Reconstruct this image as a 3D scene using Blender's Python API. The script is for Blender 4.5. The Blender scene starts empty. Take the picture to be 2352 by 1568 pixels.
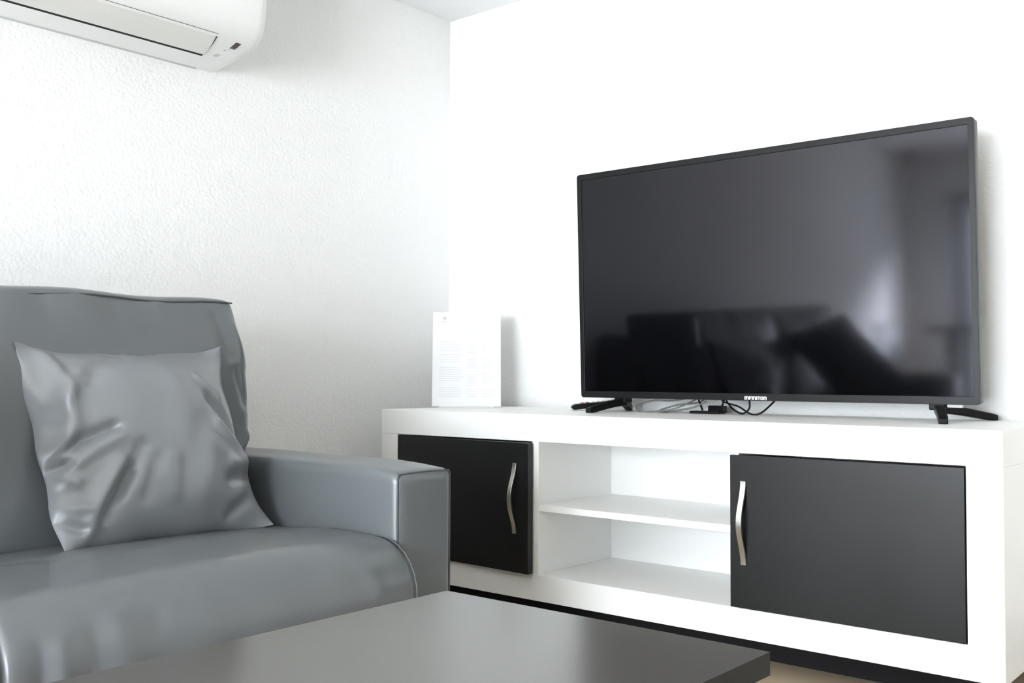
import bpy, bmesh, math
import numpy as np
from mathutils import Vector, Matrix

SC = bpy.context.scene
COL = SC.collection
EYE = 0.585                     # eye height above the floor; build heights below are given relative to the eye
S = 1.22                        # build units to metres

# ------------------------------------------------------------------ camera
cd = bpy.data.cameras.new('camera'); cam = bpy.data.objects.new('camera', cd); COL.objects.link(cam)
cd.sensor_width = 36.0; cd.sensor_fit = 'HORIZONTAL'; cd.lens = 2343.35 / 2352 * 36.0
cd.clip_start = 0.02
yw, pt, rl = math.radians(-39.9167), math.radians(1.886), math.radians(0.1665)
Fv = Vector((math.sin(yw)*math.cos(pt), math.cos(yw)*math.cos(pt), math.sin(pt)))
R0 = Vector((math.cos(yw), -math.sin(yw), 0)); U0 = R0.cross(Fv)
Rv = math.cos(rl)*R0 + math.sin(rl)*U0; Uv = -math.sin(rl)*R0 + math.cos(rl)*U0
M = Matrix((Rv, Uv, -Fv)).transposed().to_4x4(); M.translation = Vector((0, 0, EYE*S))
cam.matrix_world = M
SC.camera = cam

# ------------------------------------------------------------------ world, daylight, exposure
SC.view_settings.view_transform = 'Standard'; SC.view_settings.look = 'None'
SC.view_settings.gamma = 1; SC.view_settings.exposure = 1.83; SC.view_settings.use_curve_mapping = False
wd = bpy.data.worlds.new('sky'); SC.world = wd; wd.use_nodes = True
bg = wd.node_tree.nodes['Background']; bg.inputs[0].default_value = (0.80, 0.90, 1.0, 1); bg.inputs[1].default_value = 3.0

XL, XR, YB, YR, ZC, ZF = -2.19, 2.60, 2.31, -2.52, 1.11, -EYE     # room: left, right, TV wall, rear wall, ceiling, floor
def area(name, loc, rot, sx, sy, power, col):
    l = bpy.data.lights.new(name, 'AREA'); l.shape = 'RECTANGLE'; l.size = sx*S; l.size_y = sy*S; l.energy = power*S*S; l.color = col
    o = bpy.data.objects.new(name, l); o.location = (loc[0]*S, loc[1]*S, (loc[2] + EYE)*S); o.rotation_euler = rot; COL.objects.link(o); return o
# daylight and hazy sun entering through the balcony door in the rear wall
area('balcony_daylight', (-0.72, YR - 0.16, 0.10), (math.radians(90-10), 0, 0), 2.25, 1.30, 54, (0.89, 0.95, 1.0))
sl = bpy.data.lights.new('hazy_sun', 'SUN'); sl.energy = 19.0; sl.angle = math.radians(16); sl.color = (0.90, 0.95, 1.0)
so = bpy.data.objects.new('hazy_sun', sl); COL.objects.link(so)
so.rotation_euler = Vector((-0.80, 0.50, -0.36)).to_track_quat('-Z', 'Y').to_euler()

# ------------------------------------------------------------------ helpers
def mat(name, col, rough=0.5, spec=0.5, metal=0.0, ior=None, bump=None, var=None, coat=0.0):
    m = bpy.data.materials.new(name); m.use_nodes = True; nt = m.node_tree; b = nt.nodes['Principled BSDF']
    b.inputs['Base Color'].default_value = (*col, 1); b.inputs['Roughness'].default_value = rough
    b.inputs['Metallic'].default_value = metal
    b.inputs['Specular IOR Level'].default_value = spec
    if ior: b.inputs['IOR'].default_value = ior
    if coat: b.inputs['Coat Weight'].default_value = coat; b.inputs['Coat Roughness'].default_value = 0.3
    tc = nt.nodes.new('ShaderNodeTexCoord')
    if var:                                    # slight uneven tone: (scale, other colour)
        n = nt.nodes.new('ShaderNodeTexNoise'); n.inputs['Scale'].default_value = var[0]; n.inputs['Detail'].default_value = 6
        nt.links.new(tc.outputs['Object'], n.inputs['Vector'])
        mx = nt.nodes.new('ShaderNodeMix'); mx.data_type = 'RGBA'
        mx.inputs['A'].default_value = (*col, 1); mx.inputs['B'].default_value = (*var[1], 1)
        nt.links.new(n.outputs['Fac'], mx.inputs['Factor']); nt.links.new(mx.outputs['Result'], b.inputs['Base Color'])
    if bump:                                   # list of (scale, strength, distance)
        prev = None
        for sc_, st, di in bump:
            n = nt.nodes.new('ShaderNodeTexNoise'); n.inputs['Scale'].default_value = sc_; n.inputs['Detail'].default_value = 3
            nt.links.new(tc.outputs['Object'], n.inputs['Vector'])
            bp = nt.nodes.new('ShaderNodeBump'); bp.inputs['Strength'].default_value = st; bp.inputs['Distance'].default_value = di
            nt.links.new(n.outputs['Fac'], bp.inputs['Height'])
            if prev: nt.links.new(prev.outputs['Normal'], bp.inputs['Normal'])
            prev = bp
        nt.links.new(prev.outputs['Normal'], b.inputs['Normal'])
    return m

MT = dict(
    plaster=mat('white_textured_plaster', (0.92, 0.915, 0.90), 0.9, 0.2, bump=[(95, 0.55, 0.004), (28, 0.25, 0.005)]),
    rightwall=mat('bounce_cutting_wall_paint', (0.24, 0.235, 0.225), 0.9, 0.2),  # unseen wall, darkened to cut bounce light on the sofa and cabinet side
    ceiling=mat('white_ceiling_paint', (0.90, 0.90, 0.90), 0.9, 0.2, bump=[(60, 0.2, 0.002)]),
    floor=mat('beige_floor_tile', (0.50, 0.42, 0.31), 0.45, 0.4, var=(5, (0.44, 0.36, 0.26))),
    skirting=mat('grey_skirting', (0.22, 0.20, 0.20), 0.5),
    white=mat('white_melamine', (0.95, 0.945, 0.925), 0.42, 0.4, bump=[(300, 0.03, 0.0005)]),
    door=mat('charcoal_woodgrain_laminate', (0.006, 0.006, 0.0062), 0.42, 0.36, bump=[(220, 0.12, 0.0006)]),
    table=mat('dark_grey_laminate', (0.062, 0.057, 0.051), 0.21, 0.6, ior=1.9, bump=[(260, 0.06, 0.0004)], var=(9, (0.055, 0.051, 0.046))),
    edge=mat('charcoal_edge_banding', (0.016, 0.016, 0.015), 0.55, 0.3),
    leather=mat('grey_faux_leather', (0.130, 0.141, 0.149), 0.29, 0.5, bump=[(420, 0.10, 0.0006), (6, 0.10, 0.01)], var=(3, (0.138, 0.148, 0.156))),
    pillow=mat('pale_grey_faux_leather', (0.225, 0.235, 0.252), 0.30, 0.5, bump=[(420, 0.08, 0.0006)]),
    dleather=mat('charcoal_faux_leather', (0.045, 0.05, 0.055), 0.4, 0.5, bump=[(420, 0.10, 0.0006)]),
    piping=mat('dark_grey_piping', (0.06, 0.068, 0.075), 0.5),
    screen=mat('glossy_black_screen', (0.0010, 0.0010, 0.0013), 0.070, 0.50, ior=1.5),
    bezel=mat('dark_grey_satin_plastic', (0.007, 0.007, 0.0073), 0.38, 0.25),
    rim=mat('grey_green_plastic', (0.028, 0.042, 0.036), 0.35, 0.4),
    black=mat('black_plastic', (0.003, 0.003, 0.003), 0.4, 0.2),
    letter=mat('white_print', (0.85, 0.85, 0.85), 0.5),
    metal=mat('brushed_nickel', (0.62, 0.60, 0.56), 0.30, 0.5, metal=1.0),
    acplast=mat('ivory_white_plastic', (0.90, 0.90, 0.885), 0.35, 0.5),
    flap=mat('warm_white_plastic', (0.80, 0.79, 0.75), 0.35, 0.5),
    dark=mat('dark_gap_plastic', (0.010, 0.009, 0.010), 0.7, 0.2),
    disp=mat('tinted_display_window', (0.045, 0.035, 0.035), 0.2, 0.5),
    seam=mat('pale_grey_seam', (0.74, 0.74, 0.73), 0.6),
    greyprint=mat('grey_print', (0.55, 0.55, 0.54), 0.6),
    paper=mat('white_paper', (0.90, 0.90, 0.91), 0.8, 0.2),
    ink=mat('pale_grey_ink', (0.74, 0.74, 0.76), 0.8, 0.2),
    red=mat('red_rubber', (0.35, 0.03, 0.06), 0.5), rubber=mat('pale_rubber_keys', (0.45, 0.42, 0.40), 0.6),
    greycable=mat('grey_cable_jacket', (0.16, 0.17, 0.16), 0.35, 0.5),
    alu=mat('white_coated_aluminium', (0.75, 0.75, 0.75), 0.4),
    curtain=mat('white_sheer_cloth', (0.80, 0.81, 0.84), 0.9, 0.2),
    dwood=mat('dark_stained_wood', (0.05, 0.045, 0.05), 0.5), chairw=mat('white_moulded_plastic', (0.8, 0.82, 0.84), 0.4),
    pot=mat('terracotta', (0.30, 0.19, 0.09), 0.7), outside=mat('pale_render_parapet', (0.75, 0.75, 0.72), 0.9),
)

MT['screen'].node_tree.nodes['Principled BSDF'].inputs['Specular Tint'].default_value = (0.88, 0.88, 1.0, 1)   # bluish anti-glare coating
def empty(name, label, cat, loc, group=None):
    o = bpy.data.objects.new(name, None); COL.objects.link(o); o.empty_display_size = 0.1
    o.location = (loc[0]*S, loc[1]*S, (loc[2] + EYE)*S); o['label'] = label; o['category'] = cat
    if group: o['group'] = group
    return o
def tag(o, label, cat, group=None):
    o['label'] = label; o['category'] = cat
    if group: o['group'] = group
    return o
def struct(o): o['kind'] = 'structure'; return o
def origin_of(p):
    v = Vector((0, 0, 0))
    while p: v += Vector(p.location); p = p.parent
    return v
def link(name, V, Fc, m, parent=None, smooth=False, label=None, bevel=0.0, seg=2, mats=None, fmat=None, angle=None):
    """V in build coordinates (z relative to the eye)."""
    V = np.array(V, float); V[:, 2] += EYE; V *= S
    if parent is not None: org = origin_of(parent)
    else:
        org = Vector(((V[:, 0].min()+V[:, 0].max())/2, (V[:, 1].min()+V[:, 1].max())/2, V[:, 2].min()))
    V = V - np.array(org)
    me = bpy.data.meshes.new(name); me.from_pydata(V.tolist(), [], [tuple(int(i) for i in f) for f in Fc]); me.update()
    bm = bmesh.new(); bm.from_mesh(me); bmesh.ops.recalc_face_normals(bm, faces=bm.faces); bm.to_mesh(me); bm.free()
    for mm in (mats or [m]): me.materials.append(mm)
    if fmat: 
        for p, k in zip(me.polygons, fmat): p.material_index = k
    o = bpy.data.objects.new(name, me); COL.objects.link(o)
    if parent is not None: o.parent = parent
    else: o.location = org
    if bevel:
        md = o.modifiers.new('bevel', 'BEVEL'); md.width = bevel; md.segments = seg; md.limit_method = 'ANGLE'; md.angle_limit = math.radians(40)
        md.harden_normals = False
    if smooth:
        for p in me.polygons: p.use_smooth = True
    if label: o['label'] = label
    return o

class MB:
    def __init__(s): s.V = []; s.F = []
    def add(s, V, F):
        n = len(s.V); s.V += [tuple(v) for v in V]; s.F += [tuple(i + n for i in f) for f in F]; return s
    def box(s, x0, x1, y0, y1, z0, z1, T=None):
        V = [(x, y, z) for x in (x0, x1) for y in (y0, y1) for z in (z0, z1)]
        if T: V = [T(*v) for v in V]
        return s.add(V, [(0, 1, 3, 2), (4, 6, 7, 5), (0, 4, 5, 1), (2, 3, 7, 6), (0, 2, 6, 4), (1, 5, 7, 3)])
    def tube(s, pts, r, n=10, cap=True):
        P = [Vector(p) for p in pts]; rings = []; up = Vector((0, 0, 1)); prev = None
        rr = r if isinstance(r, (list, tuple)) else [r]*len(P)
        for i, p in enumerate(P):
            t = (P[min(i+1, len(P)-1)] - P[max(i-1, 0)]).normalized()
            if prev is None:
                a = t.cross(up); a = a if a.length > 1e-3 else t.cross(Vector((1, 0, 0)))
            else: a = prev - t*prev.dot(t)
            a.normalize(); prev = a; b = t.cross(a)
            rings.append([p + rr[i]*(math.cos(2*math.pi*k/n)*a + math.sin(2*math.pi*k/n)*b) for k in range(n)])
        V = [v for q in rings for v in q]; F = []
        for i in range(len(P)-1):
            for k in range(n): F.append((i*n+k, i*n+(k+1) % n, (i+1)*n+(k+1) % n, (i+1)*n+k))
        if cap: F += [tuple(range(n)), tuple(range((len(P)-1)*n, len(P)*n))]
        return s.add(V, F)
    def cyl(s, a, b, r, n=20): return s.tube([a, b], r, n)
    def prism(s, poly, y0, y1, T=None):           # polygon in (x,z) pushed along y
        n = len(poly); V = [(x, y0, z) for x, z in poly] + [(x, y1, z) for x, z in poly]
        if T: V = [T(*v) for v in V]
        return s.add(V, [tuple(range(n)), tuple(range(n, 2*n))] + [(i, (i+1) % n, n+(i+1) % n, n+i) for i in range(n)])
    def build(s, name, m, parent=None, **k): return link(name, s.V, s.F, m, parent, **k)

def smooth_path(pts, k=8, closed=False):
    P = [np.array(p, float) for p in pts]; n = len(P); out = []
    for i in range(n - (0 if closed else 1)):
        p0 = P[(i-1) % n] if (closed or i > 0) else P[0]; p1 = P[i]; p2 = P[(i+1) % n]
        p3 = P[(i+2) % n] if (closed or i+2 < n) else P[-1]
        for j in range(k):
            t = j/k
            out.append(0.5*((2*p1) + (-p0+p2)*t + (2*p0-5*p1+4*p2-p3)*t*t + (-p0+3*p1-3*p2+p3)*t**3))
    if not closed: out.append(P[-1])
    return [tuple(p) for p in out]

# ------------------------------------------------------------------ soft furnishing maths
def seg_dist(P, a, b):
    a = np.array(a, float); b = np.array(b, float); ab = b - a
    t = np.clip(((P - a) @ ab) / max(ab @ ab, 1e-12), 0, 1)
    return np.linalg.norm(P - (a + t[:, None]*ab), axis=1), t
def fold(P, poly, width, amp):
    """height of one crease (amp<0) or crest (amp>0) along a polyline"""
    best = np.full(len(P), 1e9)
    for a, b in zip(poly[:-1], poly[1:]):
        d, _ = seg_dist(P, a, b); best = np.minimum(best, d)
    return amp*np.exp(-(best/width)**2)
def box_grid(nx, ny, nz):
    """closed grid on the surface of the cube [-1,1]^3"""
    idx = {}; V = []; F = []
    def vid(i, j, k):
        if (i, j, k) not in idx: idx[(i, j, k)] = len(V); V.append((2*i/nx-1, 2*j/ny-1, 2*k/nz-1))
        return idx[(i, j, k)]
    for j in range(ny):
        for k in range(nz):
            for i in (0, nx): F.append((vid(i, j, k), vid(i, j+1, k), vid(i, j+1, k+1), vid(i, j, k+1)))
    for i in range(nx):
        for k in range(nz):
            for j in (0, ny): F.append((vid(i, j, k), vid(i+1, j, k), vid(i+1, j, k+1), vid(i, j, k+1)))
        for j in range(ny):
            for k in (0, nz): F.append((vid(i, j, k), vid(i+1, j, k), vid(i+1, j+1, k), vid(i, j+1, k)))
    return np.array(V), F
def vnormals(V, F):
    N = np.zeros_like(V); Fa = np.array(F)
    n = np.cross(V[Fa[:, 2]]-V[Fa[:, 0]], V[Fa[:, 3]]-V[Fa[:, 1]])
    c = V.mean(0); fc = V[Fa].mean(1); s = np.sign(np.einsum('ij,ij->i', n, fc - c)); n *= s[:, None]
    for k in range(4): np.add.at(N, Fa[:, k], n)
    return N/np.maximum(np.linalg.norm(N, axis=1), 1e-12)[:, None]
def rounded(P, h, r):
    h = np.array(h, float); r = np.broadcast_to(np.array(r, float), (3,))
    q = np.clip(P, -(h-r), h-r); d = (P-q)/r; L = np.linalg.norm(d, axis=1)
    m = np.max(np.abs(d), axis=1)
    s = np.where(L > 1e-9, m/np.maximum(L, 1e-9), 1.0)
    return q + d*s[:, None]*r

# ================================================================== SETTING
t = 0.12
struct(MB().box(XL-t, XR+t, YR-t, YB+t, ZF-0.1, ZF).build('floor', MT['floor']))
struct(MB().box(XL-t, XR+t, YR-t, YB+t, ZC, ZC+0.1).build('ceiling', MT['ceiling']))
struct(MB().box(XL-t, XL, YR-t, YB+t, ZF, ZC).build('wall_left', MT['plaster']))
struct(MB().box(XL, XR, YB, YB+t, ZF, ZC).build('wall_back', MT['plaster']))
struct(MB().box(XR, XR+t, YR-t, YB+t, ZF, ZC).build('wall_right', MT['rightwall']))
dx0, dx1, dz1 = -1.88, 0.45, 0.74
w = MB(); w.box(XL, dx0, YR-t, YR, ZF, ZC).box(dx1, XR, YR-t, YR, ZF, ZC).box(dx0, dx1, YR-t, YR, dz1, ZC)
struct(w.build('wall_rear', MT['plaster']))
f = MB(); e = 0.045
f.box(dx0, dx0+e, YR-0.09, YR-0.02, ZF, dz1).box(dx1-e, dx1, YR-0.09, YR-0.02, ZF, dz1).box(dx0+e, dx1-e, YR-0.09, YR-0.02, dz1-e, dz1)
f.box(dx0+e, dx1-e, YR-0.09, YR-0.02, ZF, ZF+0.03).box(-0.74, -0.68, YR-0.09, YR-0.02, ZF+0.03, dz1-e)
struct(f.build('door_1', MT['alu']))
struct(MB().box(XL+0.012, XR, YB-0.012, YB, ZF, ZF+0.075).build('baseboard_back', MT['skirting'], bevel=0.003))
struct(MB().box(XL, XL+0.012, YR, YB, ZF, ZF+0.075).build('baseboard_left', MT['skirting'], bevel=0.003))

# ================================================================== TV CABINET
cx0, cx1, cy0, cy1, ct, cb = -2.0055, -0.473, 1.8594, 2.285, -0.0914, -0.5211
zt, zb2 = -0.1544, -0.461
cab = empty('tv_cabinet', 'long low white tv cabinet with two charcoal doors and an open middle shelf', 'cabinet', (-1.24, 2.07, ZF))
WH = MT['white']
MB().box(cx0, cx1, cy0, cy1, zt, ct).build('top_panel', WH, cab, bevel=0.0012)
MB().box(cx0, cx1, cy0, cy1, cb, zb2).build('bottom_panel', WH, cab, bevel=0.0012)
for a, b in ((cx0, -1.9453), (-0.5333, cx1)): MB().box(a, b, cy0+0.0004, cy1, zb2, zt).build('side_panel', WH, cab, bevel=0.0012)
dvy = cy0 + 0.003
for a, b in ((-1.4960, -1.4766), (-0.9850, -0.9656)): MB().box(a, b, dvy, 2.16, zb2, zt).build('divider', WH, cab, bevel=0.0008)
MB().box(-1.9453, -0.5333, 2.16, 2.166, zb2, zt).build('back_panel', WH, cab)
MB().box(-1.4766, -0.9850, cy0+0.006, 2.16, -0.3150, -0.3005).build('shelf', WH, cab, bevel=0.0008)
MB().box(cx0+0.06, cx1-0.06, cy0+0.105, cy1-0.03, ZF, cb).build('shade_plinth', MT['dark'], cab, label='recessed base coloured black to stand for the shade under the cabinet')  # assumed base, black and set forward to imitate the shade under the cabinet

def cab_door(hx, fx, ang, hxs):
    """hinge x, free edge x, opening angle"""
    c, s = math.cos(ang), math.sin(ang); sg = 1 if fx > hx else -1; W = abs(fx-hx)/c
    def T(u, d, z): return (hx + sg*u*c, cy0 - u*s + d*c, z)
    m = MB(); g = 0.0025
    m.box(g, W, 0.0, 0.018, zb2+0.002, zt-0.0035, T)
    d = m.build('door', MT['door'], cab, bevel=0.0008)
    # wavy bar handle
    uc = W - hxs; z0, z1 = -0.3690, -0.2050
    if sg < 0: z0, z1 = -0.3735, -0.2085
    P = []; n = 40
    for i in range(n+1):
        q = i/n; z = z0 + (z1-z0)*q
        wv = (0.5-0.5*math.cos(2*math.pi*q))
        P.append((wv, z))
    V = []; Fs = []; hw = 0.0055; th = 0.0048
    for i, (wv, z) in enumerate(P):
        out = -0.004 - 0.020*wv
        lat = 0.0
        for du, dd in ((-hw, 0), (hw, 0), (hw, th), (-hw, th)): V.append(T(uc+lat+du, out+dd-0.0008, z))
    for i in range(n):
        for k in range(4): Fs.append((4*i+k, 4*i+(k+1) % 4, 4*i+4+(k+1) % 4, 4*i+4+k))
    Fs += [(0, 1, 2, 3), (4*n, 4*n+1, 4*n+2, 4*n+3)]
    h = link('handle', V, Fs, MT['metal'], d, smooth=False, label='brushed nickel wavy handle', bevel=0.0006)
    return d
cab_door(-1.9453, -1.4890, math.radians(2.6), 0.040)
cab_door(-0.5333, -0.9800, math.radians(0.9), 0.030)

# ================================================================== TELEVISION
TO = Vector((-1.5582, 2.1423, -0.057)); phi, tilt = 0.0104, 0.0369
ex = Vector((math.cos(phi), math.sin(phi), 0)); ez = Vector((0, -math.sin(tilt), math.cos(tilt))); ey = ez.cross(ex).normalized()
TW, TH = 0.970, 0.5743
def TT(u, d, w_): return tuple(TO + u*ex + d*ey + w_*ez)
tv = empty('television', 'large flat black television standing on the white cabinet', 'television', (-1.07, 2.15, ct))
def rrect(x0, x1, z0, z1, r, n=6):
    out = []
    for cx, cz, a0 in ((x1-r, z1-r, 0), (x0+r, z1-r, 90), (x0+r, z0+r, 180), (x1-r, z0+r, 270)):
        for i in range(n+1):
            a = math.radians(a0 + 90*i/n); out.append((cx + r*math.cos(a), cz + r*math.sin(a)))
    return out
def ring_prism(outer, inner, d0, d1):
    n = len(outer); V = [TT(x, d0, z) for x, z in outer] + [TT(x, d0, z) for x, z in inner] + [TT(x, d1, z) for x, z in outer] + [TT(x, d1, z) for x, z in inner]; F = []
    for i in range(n):
        j = (i+1) % n
        F += [(i, j, n+j, n+i), (2*n+i, 2*n+j, 3*n+j, 3*n+i), (i, j, 2*n+j, 2*n+i), (n+i, n+j, 3*n+j, 3*n+i)]
    return V, F
sx0, sx1, sz0, sz1 = 0.0125, 0.9580, 0.0165, 0.5600
V, F = ring_prism(rrect(0, TW, 0, TH, 0.007), rrect(sx0, sx1, sz0, sz1, 0.0005), 0.0, 0.008)
link('bezel', V, F, MT['bezel'], tv, bevel=0.0008)
m = MB(); m.prism(rrect(0.0008, TW-0.0008, 0.0008, TH-0.0008, 0.007), 0.0092, 0.030, TT); m.build('rim', MT['rim'], tv, bevel=0.004, seg=3, label='grey green rim')
m = MB(); m.prism(rrect(sx0-0.002, sx1+0.002, sz0-0.002, sz1+0.002, 0.001), 0.0022, 0.0085, TT); m.build('screen', MT['screen'], tv, label='glossy black screen')
m = MB(); m.prism(rrect(0.10, 0.87, 0.03, 0.40, 0.03), 0.0305, 0.070, TT); m.build('back_cover', MT['black'], tv, bevel=0.012, seg=3)
m = MB(); m.box(0.905, 0.935, 0.006, 0.018, -0.0065, -0.0002, TT); m.build('sensor', MT['greyprint'], tv, bevel=0.001, label='small grey sensor block')
# white maker's lettering on the bottom bezel
G = {'I': [(0, .3, 0, 1)], 'N': [(0, .3, 0, 1), (.62, .92, 0, .86), (.3, .80, .74, 1)], 'F': [(0, .3, 0, 1), (.3, .72, .76, 1), (.3, .62, .36, .56)],
     'T': [(-.02, .74, .76, 1), (.22, .52, 0, .76)], 'O': [(0, .28, .08, .92), (.60, .88, .08, .92), (.1, .78, .76, 1), (.1, .78, 0, .24)]}
wid = {'I': .30, 'N': .92, 'F': .72, 'T': .72, 'O': .88}
word = 'INFINITON'; gap = 0.13; total = sum(wid[c] for c in word) + gap*(len(word)-1)
u = 0.4605; k = 0.0545/total; m = MB(); hh = 0.0078
for c in word:
    for a, b, z0, z1 in G[c]:
        m.box(u+a*k, u+b*k, -0.0007, 0.0003, 0.0022+z0*hh, 0.0022+z1*hh, TT)
    u += (wid[c]+gap)*k
m.build('lettering', MT['letter'], tv, label='white lettering')
def tv_stand(u0, tips):
    st = None
    top = Vector(TT(u0, 0.018, 0.004)); m = MB()
    m.box(u0-0.016, u0+0.016, 0.002, 0.036, -0.012, 0.002, TT)
    for tip in tips:
        tp = Vector((tip[0], tip[1], ct + 0.0062)); a = top + Vector((0, 0, -0.014))
        d = tp - a; mid = a + d*0.45 + Vector((0, 0, 0.002))
        n = Vector((-d.y, d.x, 0)).normalized()
        V = []; hs = [0.0085, 0.0085, 0.0075, 0.0060]; ws = [0.010, 0.009, 0.009, 0.008]
        pts = [a - d.normalized()*0.006, mid, tp - d*0.04, tp + d.normalized()*0.006]
        for i, p in enumerate(pts):
            for sn, sz in ((-1, -1), (1, -1), (1, 1), (-1, 1)): V.append(tuple(p + n*ws[i]*sn + Vector((0, 0, hs[i]*sz))))
        F = [(4*i+q, 4*i+(q+1) % 4, 4*i+4+(q+1) % 4, 4*i+4+q) for i in range(3) for q in range(4)] + [(0, 1, 2, 3), (12, 13, 14, 15)]
        m.add(V, F)
    return m.build('stand', MT['black'], tv, bevel=0.003, seg=3, label='black splayed stand foot')
tv_stand(0.117, ((-1.452, 2.030), (-1.478, 2.245)))
tv_stand(0.886, ((-0.6215, 2.030), (-0.596, 2.275)))

# ================================================================== REMOTE, CABLES
A = Vector((-1.607, 2.165, ct+0.0085)); B = Vector((-1.490, 2.268, ct+0.0230))
rx = (B-A).normalized(); rn = Vector((0, 0, 1)); ry = rn.cross(rx).normalized(); rn = rx.cross(ry); RL = (B-A).length
def RT(x, y, z): return tuple(A + x*rx + y*ry + z*rn)
rem = empty('remote_control', 'black remote control with red and pale buttons tucked beside the television foot', 'remote control', (-1.55, 2.215, ct))
m = MB(); m.prism([(-0.001, -0.003), (0.006, -0.0078), (RL, -0.0078), (RL, 0.0062), (0.010, 0.0062), (0.002, 0.003)], -0.021, 0.021, RT)
m.build('body', MT['black'], rem, bevel=0.002, seg=3)
m = MB()
for i in range(2):
    for j in range(3): m.box(0.026+0.013*i, 0.034+0.013*i, -0.016+0.012*j, -0.008+0.012*j, 0.0060, 0.0085, RT)
m.build('button', MT['red'], rem, label='red buttons', bevel=0.0006)
m = MB()
for i in range(6):
    for j in range(3): m.box(0.056+0.014*i, 0.063+0.014*i, -0.016+0.012*j, -0.008+0.012*j, 0.0060, 0.0082, RT)
m.build('button', MT['rubber'], rem, label='pale rubber buttons', bevel=0.0006)

def cable(name, paths, r, m_, label):
    m = MB()
    for p in paths: m.tube(smooth_path(p, 8), r, 8)
    return tag(m.build(name, m_, smooth=True), label, 'cable')
fl = ct + 0.0022
cable('power_cable', [[(-1.265, 2.235, -0.05), (-1.327, 2.215, -0.062), (-1.377, 2.20, -0.063), (-1.410, 2.18, -0.075), (-1.395, 2.16, fl), (-1.350, 2.15, fl), (-1.293, 2.165, -0.080), (-1.252, 2.195, -0.058), (-1.235, 2.20, -0.045)],
      [(-1.240, 2.23, -0.05), (-1.262, 2.225, -0.066), (-1.320, 2.215, -0.074), (-1.358, 2.19, fl), (-1.320, 2.17, fl), (-1.260, 2.19, -0.078), (-1.225, 2.20, -0.062)]], 0.0021, MT['greycable'],
      'coiled grey power cable lying on the cabinet under the television')
cable('aerial_cable', [[(-1.178, 2.20, -0.045), (-1.170, 2.20, -0.063), (-1.148, 2.19, -0.080), (-1.120, 2.18, fl+0.001), (-1.105, 2.185, -0.075), (-1.109, 2.19, -0.048)],
      [(-1.190, 2.205, -0.045), (-1.180, 2.20, -0.062), (-1.137, 2.19, -0.072), (-1.095, 2.175, fl), (-1.072, 2.175, -0.086), (-1.055, 2.19, -0.068), (-1.040, 2.20, -0.048)]], 0.0021, MT['black'],
      'thin black cable looping below the middle of the television')
pa = empty('power_adapter', 'flat black adapter with a short lead behind the television lettering', 'power adapter', (-1.21, 2.20, ct))
MB().box(-1.262, -1.185, 2.18, 2.215, ct+0.0002, ct+0.006).build('body', MT['black'], pa, bevel=0.0015)
for q_ in ([(-1.253, 2.20, -0.045), (-1.243, 2.198, -0.066), (-1.234, 2.195, -0.0835)], [(-1.190, 2.20, -0.0835), (-1.184, 2.20, -0.072), (-1.176, 2.20, -0.050)]):
    m = MB(); m.tube(smooth_path(q_, 6), 0.0024, 8); m.build('lead', MT['black'], pa, smooth=True)
m = MB(); m.box(-1.245, -1.200, 2.240, 2.256, ct+0.0003, ct+0.018); m.build('plug', MT['black'], pa, bevel=0.003)

# ================================================================== NOTICE
al = math.radians(42); nx = Vector((math.cos(al), math.sin(al), 0)); ln = math.radians(11)
nn = Vector((math.sin(al), -math.cos(al), 0)); nz = Vector((0, 0, 1))*math.cos(ln) - nn*math.sin(ln); nf = nx.cross(nz).normalized()
NO = Vector((-1.993, 2.036, ct+0.004))
def NT(u_, d, w_): return tuple(NO + u_*nx + d*nf + w_*nz)
ns = empty('notice_stand', 'white printed notice on a stand at the left end of the white cabinet', 'notice', (-1.92, 2.12, ct))
NW, NH = 0.1915, 0.270
MB().box(0, NW, 0.0, 0.0006, 0, NH, NT).build('sheet', MT['paper'], ns)
MB().box(0.002, NW-0.002, -0.004, -0.0006, 0.0, NH-0.004, NT).build('backing_board', MT['white'], ns)
m = MB(); bl = Vector(NT(0.02, -0.004, 0)); 
m.box(0.02, NW-0.02, -0.062, 0.004, -0.0035, -0.0005, lambda u_, d, w_: tuple(NO + u_*nx + d*nn + Vector((0, 0, w_))))
m.build('base', MT['white'], ns, bevel=0.0006)
m = MB(); m.tube([Vector(NT(NW/2, -0.004, 0.16)), NO + nx*(NW/2) - nn*0.058 + Vector((0, 0, 0.001))], 0.003, 8); m.build('strut', MT['white'], ns)
m = MB()
def line(u0, u1, w0, h=0.0013): m.box(u0, u1, 0.0006, 0.00085, w0, w0+h, NT)
rs = np.random.RandomState(4)
line(0.086, 0.130, 0.247, 0.0022)
for i in range(9): line(0.094-rs.rand()*0.008, 0.112+rs.rand()*0.012, 0.236-0.005*i)
for i in range(26):
    w0 = 0.183-0.0062*i
    if i in (5, 10, 11, 19, 20): continue
    line(0.018, 0.072+rs.rand()*0.018, w0)
for i in range(26):
    w0 = 0.183-0.0062*i
    if i in (6, 7, 13, 14, 21): continue
    line(0.096, 0.118+rs.rand()*0.012, w0)
for i in range(32):
    w0 = 0.220-0.0062*i
    if i in (4, 11, 12, 19, 26, 27): continue
    line(0.138, 0.158+rs.rand()*0.022, w0)
m.build('printed_text', MT['ink'], ns)
m = MB(); cpts = [(0.033+0.005*math.cos(a), 0.252+0.005*math.sin(a)) for a in np.linspace(0, 2*math.pi, 16)[:-1]]
m.prism(cpts, 0.0006, 0.0009, NT); m.box(0.022, 0.044, 0.0006, 0.0009, 0.2405, 0.2425, NT)
m.build('emblem', MT['greyprint'], ns, label='small grey emblem')

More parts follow.
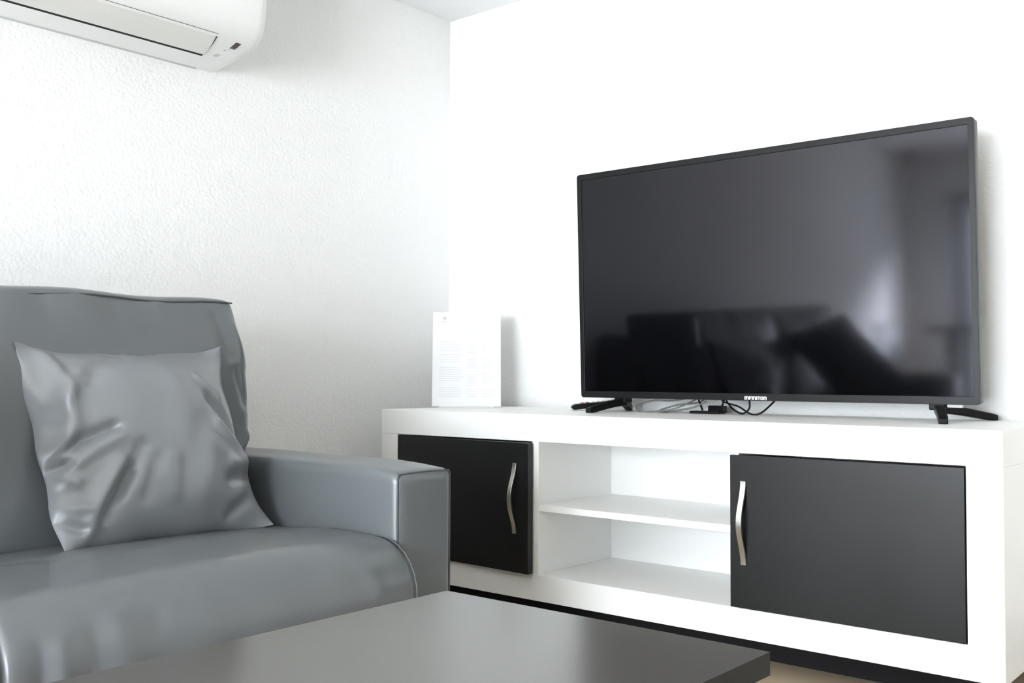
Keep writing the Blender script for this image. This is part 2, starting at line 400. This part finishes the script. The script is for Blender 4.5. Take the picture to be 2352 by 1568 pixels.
# ================================================================== AIR CONDITIONER
ac = empty('air_conditioner', 'white wall-mounted air conditioner above the grey sofa', 'air conditioner', (XL+0.11, 1.06, 0.74))
ay0, ay1 = 0.64, 1.462; AB = 0.7502
prof = [(0, AB), (0.06, AB+0.0035), (0.12, AB+0.009), (0.165, AB+0.015), (0.192, AB+0.024), (0.210, AB+0.040), (0.220, AB+0.062), (0.226, AB+0.10),
        (0.228, AB+0.17), (0.222, AB+0.235), (0.200, AB+0.268), (0.150, AB+0.285), (0.0, AB+0.285)]
def prof_at(d): return float(np.interp(d, [p[0] for p in prof[:9]], [p[1] for p in prof[:9]]))
def slab(ya, yb, r=0.035, nseg=8):
    """body with rounded ends: sections shrink towards the ends"""
    secs = []
    for i in range(nseg+1):
        a = math.pi/2*i/nseg; secs.append((ya + r*(1-math.sin(a)), r*(1-math.cos(a)) ))
    secs = secs[::-1]; secs = [(ya + r*(1-math.sin(math.pi/2*i/nseg)), r*(1-math.cos(math.pi/2*i/nseg))) for i in range(nseg+1)]
    left = [(ya + r*(1-math.cos(math.pi/2*i/nseg)), r*(1-math.sin(math.pi/2*i/nseg))) for i in range(nseg+1)]
    right = [(yb - (y-ya), ins) for y, ins in left][::-1]
    return left + right
V = []; F = []; secs_ = slab(ay0, ay1); npf = len(prof)
cz = AB+0.15
for y, ins in secs_:
    for d, z in prof:
        dd = max(0.0, d - ins*(d/0.228)); zz = z + (ins*0.55*(1 if z < cz else -0.8))*(0.30+0.70*d/0.228)
        V.append((XL+0.0004+dd, y, zz))
for i in range(len(secs_)-1):
    for q in range(npf): F.append((i*npf+q, i*npf+(q+1) % npf, (i+1)*npf+(q+1) % npf, (i+1)*npf+q))
F += [tuple(range(npf)), tuple(range((len(secs_)-1)*npf, len(secs_)*npf))]
link('body', V, F, MT['acplast'], ac, smooth=True)
ac.children[-1].modifiers.new('edge', 'EDGE_SPLIT').split_angle = math.radians(38)
def under_strip(d0, d1, ya0, ya1, yb0, yb1, off, thick, n=10):
    """curved strip that follows the underside; ends may be slanted"""
    V = []; F = []
    for i in range(n+1):
        q = i/n; d = d0 + (d1-d0)*q; z = prof_at(d); ya = ya0+(yb0-ya0)*q; yb = ya1+(yb1-ya1)*q
        for y in (ya, yb):
            for o_ in (off, off+thick): V.append((XL+d+o_*0.25, y, z-o_))
    for i in range(n):
        a = 4*i; b = a+4
        F += [(a, a+2, b+2, b), (a+1, b+1, b+3, a+3), (a, b, b+1, a+1), (a+2, a+3, b+3, b+2)]
    F += [(0, 1, 3, 2), (4*n, 4*n+2, 4*n+3, 4*n+1)]
    return V, F
V, F = under_strip(0.083, 0.1955, ay0+0.06, 1.3665, ay0+0.06, 1.3365, -0.004, 0.0046); link('air_outlet', V, F, MT['dark'], ac, label='dark air outlet slot')
V, F = under_strip(0.0975, 0.1915, ay0+0.064, 1.3615, ay0+0.064, 1.3330, -0.002, 0.0050); link('flap', V, F, MT['flap'], ac, label='warm white air flap')
V, F = under_strip(0.1950, 0.1960, ay0+0.03, 1.420, ay0+0.03, 1.420, -0.0003, 0.0005, 2); link('seam', V, F, MT['seam'], ac)
V, F = under_strip(0.1600, 0.1860, 1.3905, 1.4045, 1.3905, 1.4045, 0.0002, 0.0008, 3); link('display', V, F, MT['disp'], ac, label='small dark display window')
V, F = under_strip(0.150, 0.156, 1.392, 1.396, 1.392, 1.396, 0.0002, 0.0004, 1); link('indicator', V, F, MT['greyprint'], ac)
V, F = under_strip(0.140, 0.146, 1.388, 1.392, 1.388, 1.392, 0.0002, 0.0004, 1); link('indicator', V, F, MT['greyprint'], ac)
V, F = under_strip(0.098, 0.116, 1.385, 1.397, 1.385, 1.397, 0.0002, 0.0004, 2); link('printed_symbol', V, F, mat('faint_grey_print', (0.66, 0.66, 0.65), 0.6), ac, label='faint grey printed symbol')
MB().box(XL+0.0004, XL+0.004, ay0+0.01, ay1-0.06, AB-0.0022, AB).build('mounting_plate', MT['greyprint'], ac)

# ================================================================== SOFA
LE = MT['leather']
sofa = empty('sofa', 'grey faux leather two-seat sofa against the left wall below the air conditioner', 'sofa', (-1.70, 0.56, ZF))
def soft_box(name, lo, hi, r, parent, m_, n, bulge=(0, 0, 0), top=None, folds=(), shear=None, noise=0.0, label=None, post=None, seed=1):
    lo = np.array(lo, float); hi = np.array(hi, float); c = (lo+hi)/2; h = (hi-lo)/2
    G_, F = box_grid(*n); P = rounded(G_*h, h, r); A = P/h
    for ax in range(3):
        j, k_ = [q for q in range(3) if q != ax]
        fall = np.clip(1-A[:, j]**2, 0, 1)*np.clip(1-A[:, k_]**2, 0, 1)
        P[:, ax] += np.sign(A[:, ax])*(np.abs(A[:, ax])**3)*bulge[ax]*fall**0.6
    P += c
    if shear: P = shear(P)
    if folds or noise:
        N = vnormals(P, F); d = np.zeros(len(P))
        for poly, wd_, am in folds: d += fold(P, poly, wd_, am)
        if noise:
            rs_ = np.random.RandomState(seed)
            for _ in range(7):
                kv = rs_.randn(3)*9; d += noise*np.sin(P @ kv + rs_.rand()*6.28)/2.2
        P = P + N*d[:, None]
    if post: P = post(P)
    return link(name, P, F, m_, parent, smooth=True, label=label)

ax0, axf, sy = -2.15, -1.255, 1.2
# arms ---------------------------------------------------------------
def make_arm(y0, y1, flip):
    def crown(P):                     # padded top, sagging to the front edge
        P = P.copy(); k_ = np.clip((P[:, 2]+0.30)/0.13, 0, 1)
        yy = (P[:, 1]-(y0+y1)/2)/((y1-y0)/2)
        fr = np.clip((axf-P[:, 0])/0.16, 0, 1)
        P[:, 2] += k_*(0.004 + 0.013*(1-(1-fr)**2))*(1-0.55*yy**2)
        return P
    a = soft_box('arm', (ax0, y0, ZF+0.06), (axf, y1, -0.1690), (0.012, 0.014, 0.010), sofa, LE, (60, 16, 36), (0.0, 0.0, 0.0), noise=0.0008, post=crown, seed=3)
    xf = axf-0.0032; m = MB()
    zt_ = lambda y: -0.1718 + 0.004*(1-0.55*((y-(y0+y1)/2)/((y1-y0)/2))**2)
    ring = [(xf, y0+0.0035, ZF+0.07)] + [(xf, y0+0.0035, z) for z in np.linspace(-0.5, -0.176, 9)]
    ring += [(xf, y, zt_(y)) for y in np.linspace(y0+0.006, y1-0.006, 12)] + [(xf, y1-0.0035, z) for z in np.linspace(-0.176, -0.5, 9)] + [(xf, y1-0.0035, ZF+0.07)]
    m.tube(ring, 0.0017, 6)
    m.build('piping', MT['piping'], a, smooth=True, label='dark grey piping')
    return a
make_arm(1.2005, 1.335, False)
make_arm(-0.235, -0.1005, True)
# base rail ------------------------------------------------------------
soft_box('base', (-2.13, -0.10, ZF+0.06), (-1.262, 1.20, -0.455), (0.012, 0.012, 0.012), sofa, LE, (10, 20, 6))
soft_box('back_frame', (-2.155, -0.10, ZF+0.06), (-1.975, 1.20, 0.075), (0.02, 0.02, 0.03), sofa, LE, (8, 40, 24), noise=0.002)
for x in (-1.34, -2.08):
    for y in (-0.17, 1.27): MB().cyl((x, y, ZF), (x, y, ZF+0.066), 0.02, 16).build('foot', MT['black'], sofa, label='black plastic foot')
# seats -----------------------------------------------------------------
def seat(y0, y1, folds, seed):
    def post(P):
        P = P.copy()
        yy = (P[:, 1]-(y0+y1)/2)/((y1-y0)/2)
        k_ = np.clip((P[:, 2]+0.40)/0.12, 0, 1)
        P[:, 2] += k_*0.010*(1-yy**2)
        back = np.clip((-1.42-P[:, 0])/0.25, 0, 1); P[:, 2] -= k_*0.012*back
        return P
    s = soft_box('seat_cushion', (-1.80, y0, -0.455), (-1.205, y1, -0.2760), (0.085, 0.010, 0.085), sofa, LE, (70, 90, 34), (0.010, 0.001, 0.0), folds=folds, noise=0.0022, post=post, seed=seed)
    return s
sfold = [([(-1.203, 0.600, -0.300), (-1.195, 0.604, -0.40)], 0.010, 0.0045), ([(-1.203, 0.640, -0.300), (-1.195, 0.645, -0.42)], 0.012, -0.004),
         ([(-1.203, 0.575, -0.310), (-1.195, 0.577, -0.42)], 0.009, -0.005), ([(-1.203, 0.675, -0.305), (-1.195, 0.690, -0.42)], 0.014, 0.0035),
         ([(-1.203, 0.725, -0.315), (-1.195, 0.735, -0.43)], 0.016, -0.0030), ([(-1.203, 0.80, -0.32), (-1.195, 0.80, -0.43)], 0.025, 0.0025),
         ([(-1.55, 0.62, -0.28), (-1.49, 0.745, -0.28)], 0.006, -0.0030), ([(-1.52, 0.60, -0.28), (-1.455, 0.73, -0.28)], 0.006, -0.0026),
         ([(-1.535, 0.61, -0.28), (-1.472, 0.735, -0.28)], 0.006, 0.0018), ([(-1.50, 0.57, -0.28), (-1.43, 0.70, -0.28)], 0.007, 0.0018),
         ([(-1.203, 1.10, -0.31), (-1.195, 1.12, -0.43)], 0.02, 0.0015), ([(-1.205, 0.97, -0.32), (-1.195, 0.98, -0.43)], 0.03, -0.002)]
s1 = seat(0.5300, 1.2000, sfold, 11)
s2 = seat(-0.0990, 0.5270, [([(-1.203, 0.50, -0.30), (-1.195, 0.50, -0.40)], 0.012, 0.005)], 12)
def seat_piping(y, par):
    P = []
    for i in range(22):
        a = math.radians(90 - 90*i/21); P.append((-1.292+0.0885*math.cos(a), y - 0.0012 + 0.0006*math.sin(i*2.1), -0.3625+0.0875*math.sin(a)))
    P = [(-1.46, y, -0.2790), (-1.40, y, -0.2762), (-1.34, y, -0.2748)] + P + [(-1.203, y, -0.45)]
    m = MB(); m.tube(P, 0.0011, 6); m.build('piping', MT['leather'], par, smooth=True)
seat_piping(1.1985, s1)
# back cushions -----------------------------------------------------------
def back(y0, y1, folds, seed, outer):
    def shear(P):
        P = P.copy(); w_ = (P[:, 2]+0.29)/0.44
        P[:, 0] += -0.100*w_                                   # leans back
        s_ = np.clip(w_, 0, 1)
        if outer:
            k_ = np.clip((P[:, 1]-(y0+y1)/2)/((y1-y0)/2), 0, 1)
            P[:, 1] += k_*(0.030*np.sin(np.pi*np.clip((1-s_)*1.05, 0, 1)) - 0.012*np.exp(-((s_-0.22)/0.07)**2) + 0.030*s_)
            P[:, 2] += 0.008*np.clip(-((P[:, 1]-(y0+y1)/2)/((y1-y0)/2)), -1, 1)*s_*-0.2
        P[:, 2] += np.clip(w_-0.8, 0, 0.2)*5*(0.0022*np.sin(P[:, 1]*23) - 0.003*(1 if outer else 0)*((P[:, 1]-0.9)/0.3))
        return P
    b = soft_box('back_cushion', (-1.965+0.06, y0, -0.292), (-1.655, y1, 0.149), (0.016, 0.016, 0.012), sofa, LE, (30, 110, 80), (0.035, 0.0, 0.0), folds=folds, shear=shear, noise=0.0028, seed=seed)
    return b
bfold = [([(-1.73, 1.185, 0.14), (-1.73, 1.205, 0.09), (-1.72, 1.232, 0.02)], 0.011, 0.006), ([(-1.73, 1.165, 0.115), (-1.72, 1.190, 0.04)], 0.013, -0.006),
         ([(-1.71, 1.20, 0.0), (-1.70, 1.215, -0.06)], 0.012, -0.005), ([(-1.69, 1.15, -0.10), (-1.69, 1.235, -0.13)], 0.012, 0.005),
         ([(-1.68, 1.16, -0.165), (-1.68, 1.235, -0.150)], 0.010, -0.008), ([(-1.68, 1.17, -0.19), (-1.68, 1.245, -0.185)], 0.009, 0.006),
         ([(-1.74, 0.886, 0.125), (-1.73, 0.915, 0.05)], 0.018, 0.0030), ([(-1.74, 0.944, 0.125), (-1.73, 0.975, 0.05)], 0.018, -0.0030),
         ([(-1.74, 0.817, 0.125), (-1.73, 0.845, 0.03)], 0.018, -0.0030), ([(-1.74, 1.04, 0.13), (-1.73, 1.06, 0.07)], 0.02, 0.0025),
         ([(-1.74, 0.76, 0.11), (-1.73, 0.80, 0.00)], 0.02, 0.003)]
b1 = back(0.567, 1.185, bfold, 21, True)
b2 = back(-0.060, 0.560, [([(-1.73, 0.0, 0.13), (-1.72, 0.03, 0.05)], 0.02, 0.005)], 22, False)
# seam piping along the top front edge of the near-camera back cushion
def top_piping(y0, y1, par, lift):
    P = []
    for i in range(40):
        q = i/39; y = y0 + (y1-y0)*q
        P.append((-1.7512 + 0.0088*max(0.0, 1-((y-0.876)/0.33)**2)**0.6, y, lift + 0.0022*math.sin(y*23) + 0.004*(q-0.4) + 0.0012*math.sin(q*14)))
    m = MB(); m.tube(P, 0.0017, 6); m.build('piping', MT['piping'], par, smooth=True, label='dark grey piping')
top_piping(0.585, 1.212, b1, 0.1385)

# ================================================================== THROW PILLOWS
def pillow(name, O_, U_, V_, Tf, Tb, m_, folds, label, n=110, pinch=0.05, seed=5, ears=0.0):
    """O_ corner, U_, V_ edge vectors; folds in (u,v) of the front face: (polyline, width, amp)"""
    O_ = np.array(O_, float); U_ = np.array(U_, float); V_ = np.array(V_, float); N_ = np.cross(U_, V_); N_ /= np.linalg.norm(N_)
    Lu, Lv = np.linalg.norm(U_), np.linalg.norm(V_)
    g = np.linspace(-1, 1, n+1); g = np.sign(g)*(1-(1-np.abs(g))**1.35); a, b = np.meshgrid(g, g, indexing='ij'); a = a.ravel(); b = b.ravel()
    ca = (1-np.abs(a)**2.5); cb_ = (1-np.abs(b)**2.5)
    th = np.clip(ca*cb_, 0, 1)**0.68
    pa_ = a*(1.005-pinch*(1-b*b)); pb_ = b*(1.005-pinch*(1-a*a))
    u = (pa_+1)/2; v = (pb_+1)/2
    rs_ = np.random.RandomState(seed)
    u = u + 0.006*np.sin(v*21+1)*np.abs(a)**6; v = v + 0.006*np.sin(u*19)*np.abs(b)**6
    P0 = O_ + u[:, None]*U_ + v[:, None]*V_ + N_*(ears*np.abs(a*b)**4)[:, None]
    uv = np.stack([u*Lu, v*Lv], 1)
    d = np.zeros(len(u))
    for poly, wd_, am in folds: d += fold(uv, [(p[0]*Lu, p[1]*Lv) for p in poly], wd_, am*1.45)
    for _ in range(8):
        kv = rs_.randn(2)*16; d += 0.0015*np.sin(uv @ kv + rs_.rand()*6.3)
    edge = np.clip(th*2.2, 0, 1)
    top = P0 + N_*(Tf*th + d*edge)[:, None]
    bot = P0 - N_*(Tb*th)[:, None]
    idx = np.arange((n+1)**2).reshape(n+1, n+1); bd = (np.abs(a) > 0.99999) | (np.abs(b) > 0.99999)
    V = list(top); mp_ = {}
    for i in range(len(bot)):
        if bd[i]: mp_[i] = i
        else: mp_[i] = len(V); V.append(bot[i])
    F = []
    for i in range(n):
        for j in range(n):
            q = (idx[i, j], idx[i+1, j], idx[i+1, j+1], idx[i, j+1]); F.append(q); F.append(tuple(mp_[k_] for k_ in q))
    o = link(name, np.array(V), F, m_, None, smooth=True); tag(o, label, 'pillow'); return o
pf = [([(0.10, 0.93), (0.125, 0.75), (0.115, 0.55), (0.07, 0.43)], 0.014, 0.010),
      ([(0.05, 0.42), (0.14, 0.478), (0.26, 0.51)], 0.010, -0.009), ([(0.08, 0.36), (0.18, 0.42), (0.28, 0.46)], 0.010, 0.004),
      ([(0.25, 0.33), (0.165, 0.196), (0.10, 0.05)], 0.013, 0.009), ([(0.30, 0.31), (0.18, 0.13)], 0.012, -0.007),
      ([(0.36, 0.41), (0.25, 0.22)], 0.013, -0.006), ([(0.41, 0.34), (0.36, 0.19)], 0.013, -0.004), ([(0.485, 0.33), (0.475, 0.19)], 0.016, 0.004),
      ([(0.44, 0.93), (0.31, 0.853), (0.23, 0.77)], 0.016, -0.006), ([(0.20, 0.80), (0.08, 0.66)], 0.015, 0.006),
      ([(0.78, 0.655), (0.885, 0.50)], 0.014, -0.008), ([(0.765, 0.503), (0.886, 0.393), (0.935, 0.30)], 0.011, 0.008),
      ([(0.79, 0.235), (0.935, 0.262)], 0.014, -0.009), ([(0.80, 0.31), (0.92, 0.33)], 0.012, 0.004), ([(0.785, 0.08), (0.925, 0.165)], 0.013, -0.006),
      ([(0.745, 0.765), (0.84, 0.66)], 0.010, 0.005), ([(-0.01, 0.384), (0.075, 0.388)], 0.008, -0.014),
      ([(0.02, 0.33), (0.09, 0.30)], 0.011, 0.006), ([(-0.01, 0.15), (0.09, 0.085)], 0.008, -0.012), ([(0.02, 0.20), (0.10, 0.17)], 0.010, 0.005),
      ([(0.55, 0.45), (0.62, 0.75)], 0.03, 0.004), ([(0.60, 0.15), (0.70, 0.38)], 0.03, 0.004), ([(0.58, 0.10), (0.9, 0.03)], 0.02, -0.003)]
pillow('throw_pillow', (-1.566, 0.770, -0.287), (-0.003, 0.392, 0.0), (-0.154, -0.012, 0.328), 0.090, 0.045, MT['pillow'], pf,
       'pale grey wrinkled square throw pillow leaning on the back cushion of the sofa', n=130, ears=0.028)
# second pillow, at the other end of the sofa (seen in the television's reflection)
e1 = Vector((0.305, 0.14, -0.27)); e2 = Vector((-0.22, 0.27, -0.108))*0.78
tip = Vector((-1.58, 0.245, 0.118)); Bc = tip + e1 + e2
pillow('throw_pillow', tuple(tip + e2), tuple(e1), tuple(-e2), 0.06, 0.05, MT['dleather'], [], 'charcoal throw pillow standing tilted on its corner on the empty half of the sofa', n=40)

# ================================================================== COFFEE TABLE
ct_ = empty('coffee_table', 'low dark grey coffee table in front of the grey sofa', 'coffee table', (-0.658, 0.47, ZF))
tx0, tx1, ty0, ty1, tz = -0.8720, -0.4443, 0.02, 0.9190, -0.265
MB().box(tx0, tx1, ty0, ty1, tz-0.0223, tz).build('tabletop', MT['table'], ct_, mats=[MT['table'], MT['edge']], fmat=[1, 1, 1, 1, 1, 0])
for x in (tx0+0.05, tx1-0.11):
    for y in (ty0+0.05, ty1-0.20): MB().box(x, x+0.05, y, y+0.05, ZF, tz-0.0223).build('leg', MT['table'], ct_, bevel=0.002)

# ================================================================== FAR END OF THE ROOM (reflected in the television)
dt = empty('dining_table', 'dark square-topped dining table by the balcony curtain', 'table', (-1.55, -2.13, ZF))
MB().box(-1.90, -1.20, -2.40, -1.86, -0.045, -0.012).build('tabletop', MT['dwood'], dt, bevel=0.003)
for x in (-1.79, -1.33):
    for y in (-2.34, -1.97): MB().box(x, x+0.055, y, y+0.055, ZF, -0.045).build('leg', MT['dwood'], dt, bevel=0.003)
ch = empty('dining_chair', 'white shell dining chair tucked at the dark dining table', 'chair', (-1.95, -1.60, ZF))
V = []; F = []; nu, nv = 12, 16
for i in range(nv+1):
    q = i/nv
    if q < 0.5: x, z = -1.76-0.30*q*2*0.85, -0.235 + 0.02*(1-q*2)
    else: r_ = (q-0.5)*2; x, z = -2.015 - 0.085*r_**0.8, -0.235 + 0.26*r_**1.15
    for j in range(nu+1):
        s_ = j/nu*2-1; hw_ = 0.20 - 0.04*max(0, q-0.5)*2*abs(1)
        V.append((x + 0.03*s_*s_, -1.62 + s_*hw_, z + 0.025*s_*s_*(1 if q < 0.6 else 0.3)))
for i in range(nv):
    for j in range(nu): a_ = i*(nu+1)+j; F.append((a_, a_+1, a_+nu+2, a_+nu+1))
sh = link('shell', V, F, MT['chairw'], ch, smooth=True); md = sh.modifiers.new('solid', 'SOLIDIFY'); md.thickness = 0.012
for x in (-1.80, -2.00):
    for y in (-1.76, -1.48): MB().cyl((x, y, -0.24), (x + (0.03 if x > -1.9 else -0.03), y + (0.03 if y > -1.6 else -0.03), ZF), 0.012, 12).build('leg', MT['dwood'], ch)
# curtain by the balcony door
V = []; F = []; n = 60
for i in range(n+1):
    q = i/n; x = dx0-0.02 + 0.17*q; y = YR + 0.055 + 0.018*math.sin(q*2*math.pi*5)
    for k_, z in enumerate((ZF+0.02, -0.3, 0.3, 0.765)):
        V.append((x - 0.0*k_, y, z))
for i in range(n):
    for k_ in range(3): a_ = 4*i+k_; F.append((a_, a_+1, a_+5, a_+4))
cu = empty('curtain', 'white curtain gathered at the left side of the balcony door', 'curtain', (-1.80, YR+0.055, ZF))
c_ = link('cloth', V, F, MT['curtain'], cu, smooth=True); c_.modifiers.new('solid', 'SOLIDIFY').thickness = 0.003
MB().cyl((-1.93, YR+0.055, 0.785), (0.52, YR+0.055, 0.785), 0.011, 14).build('rod', MT['dwood'], cu, label='dark curtain rod')
for x in (-1.90, 0.49): MB().box(x-0.008, x+0.008, YR+0.0005, YR+0.055, 0.778, 0.792).build('bracket', MT['dwood'], cu)
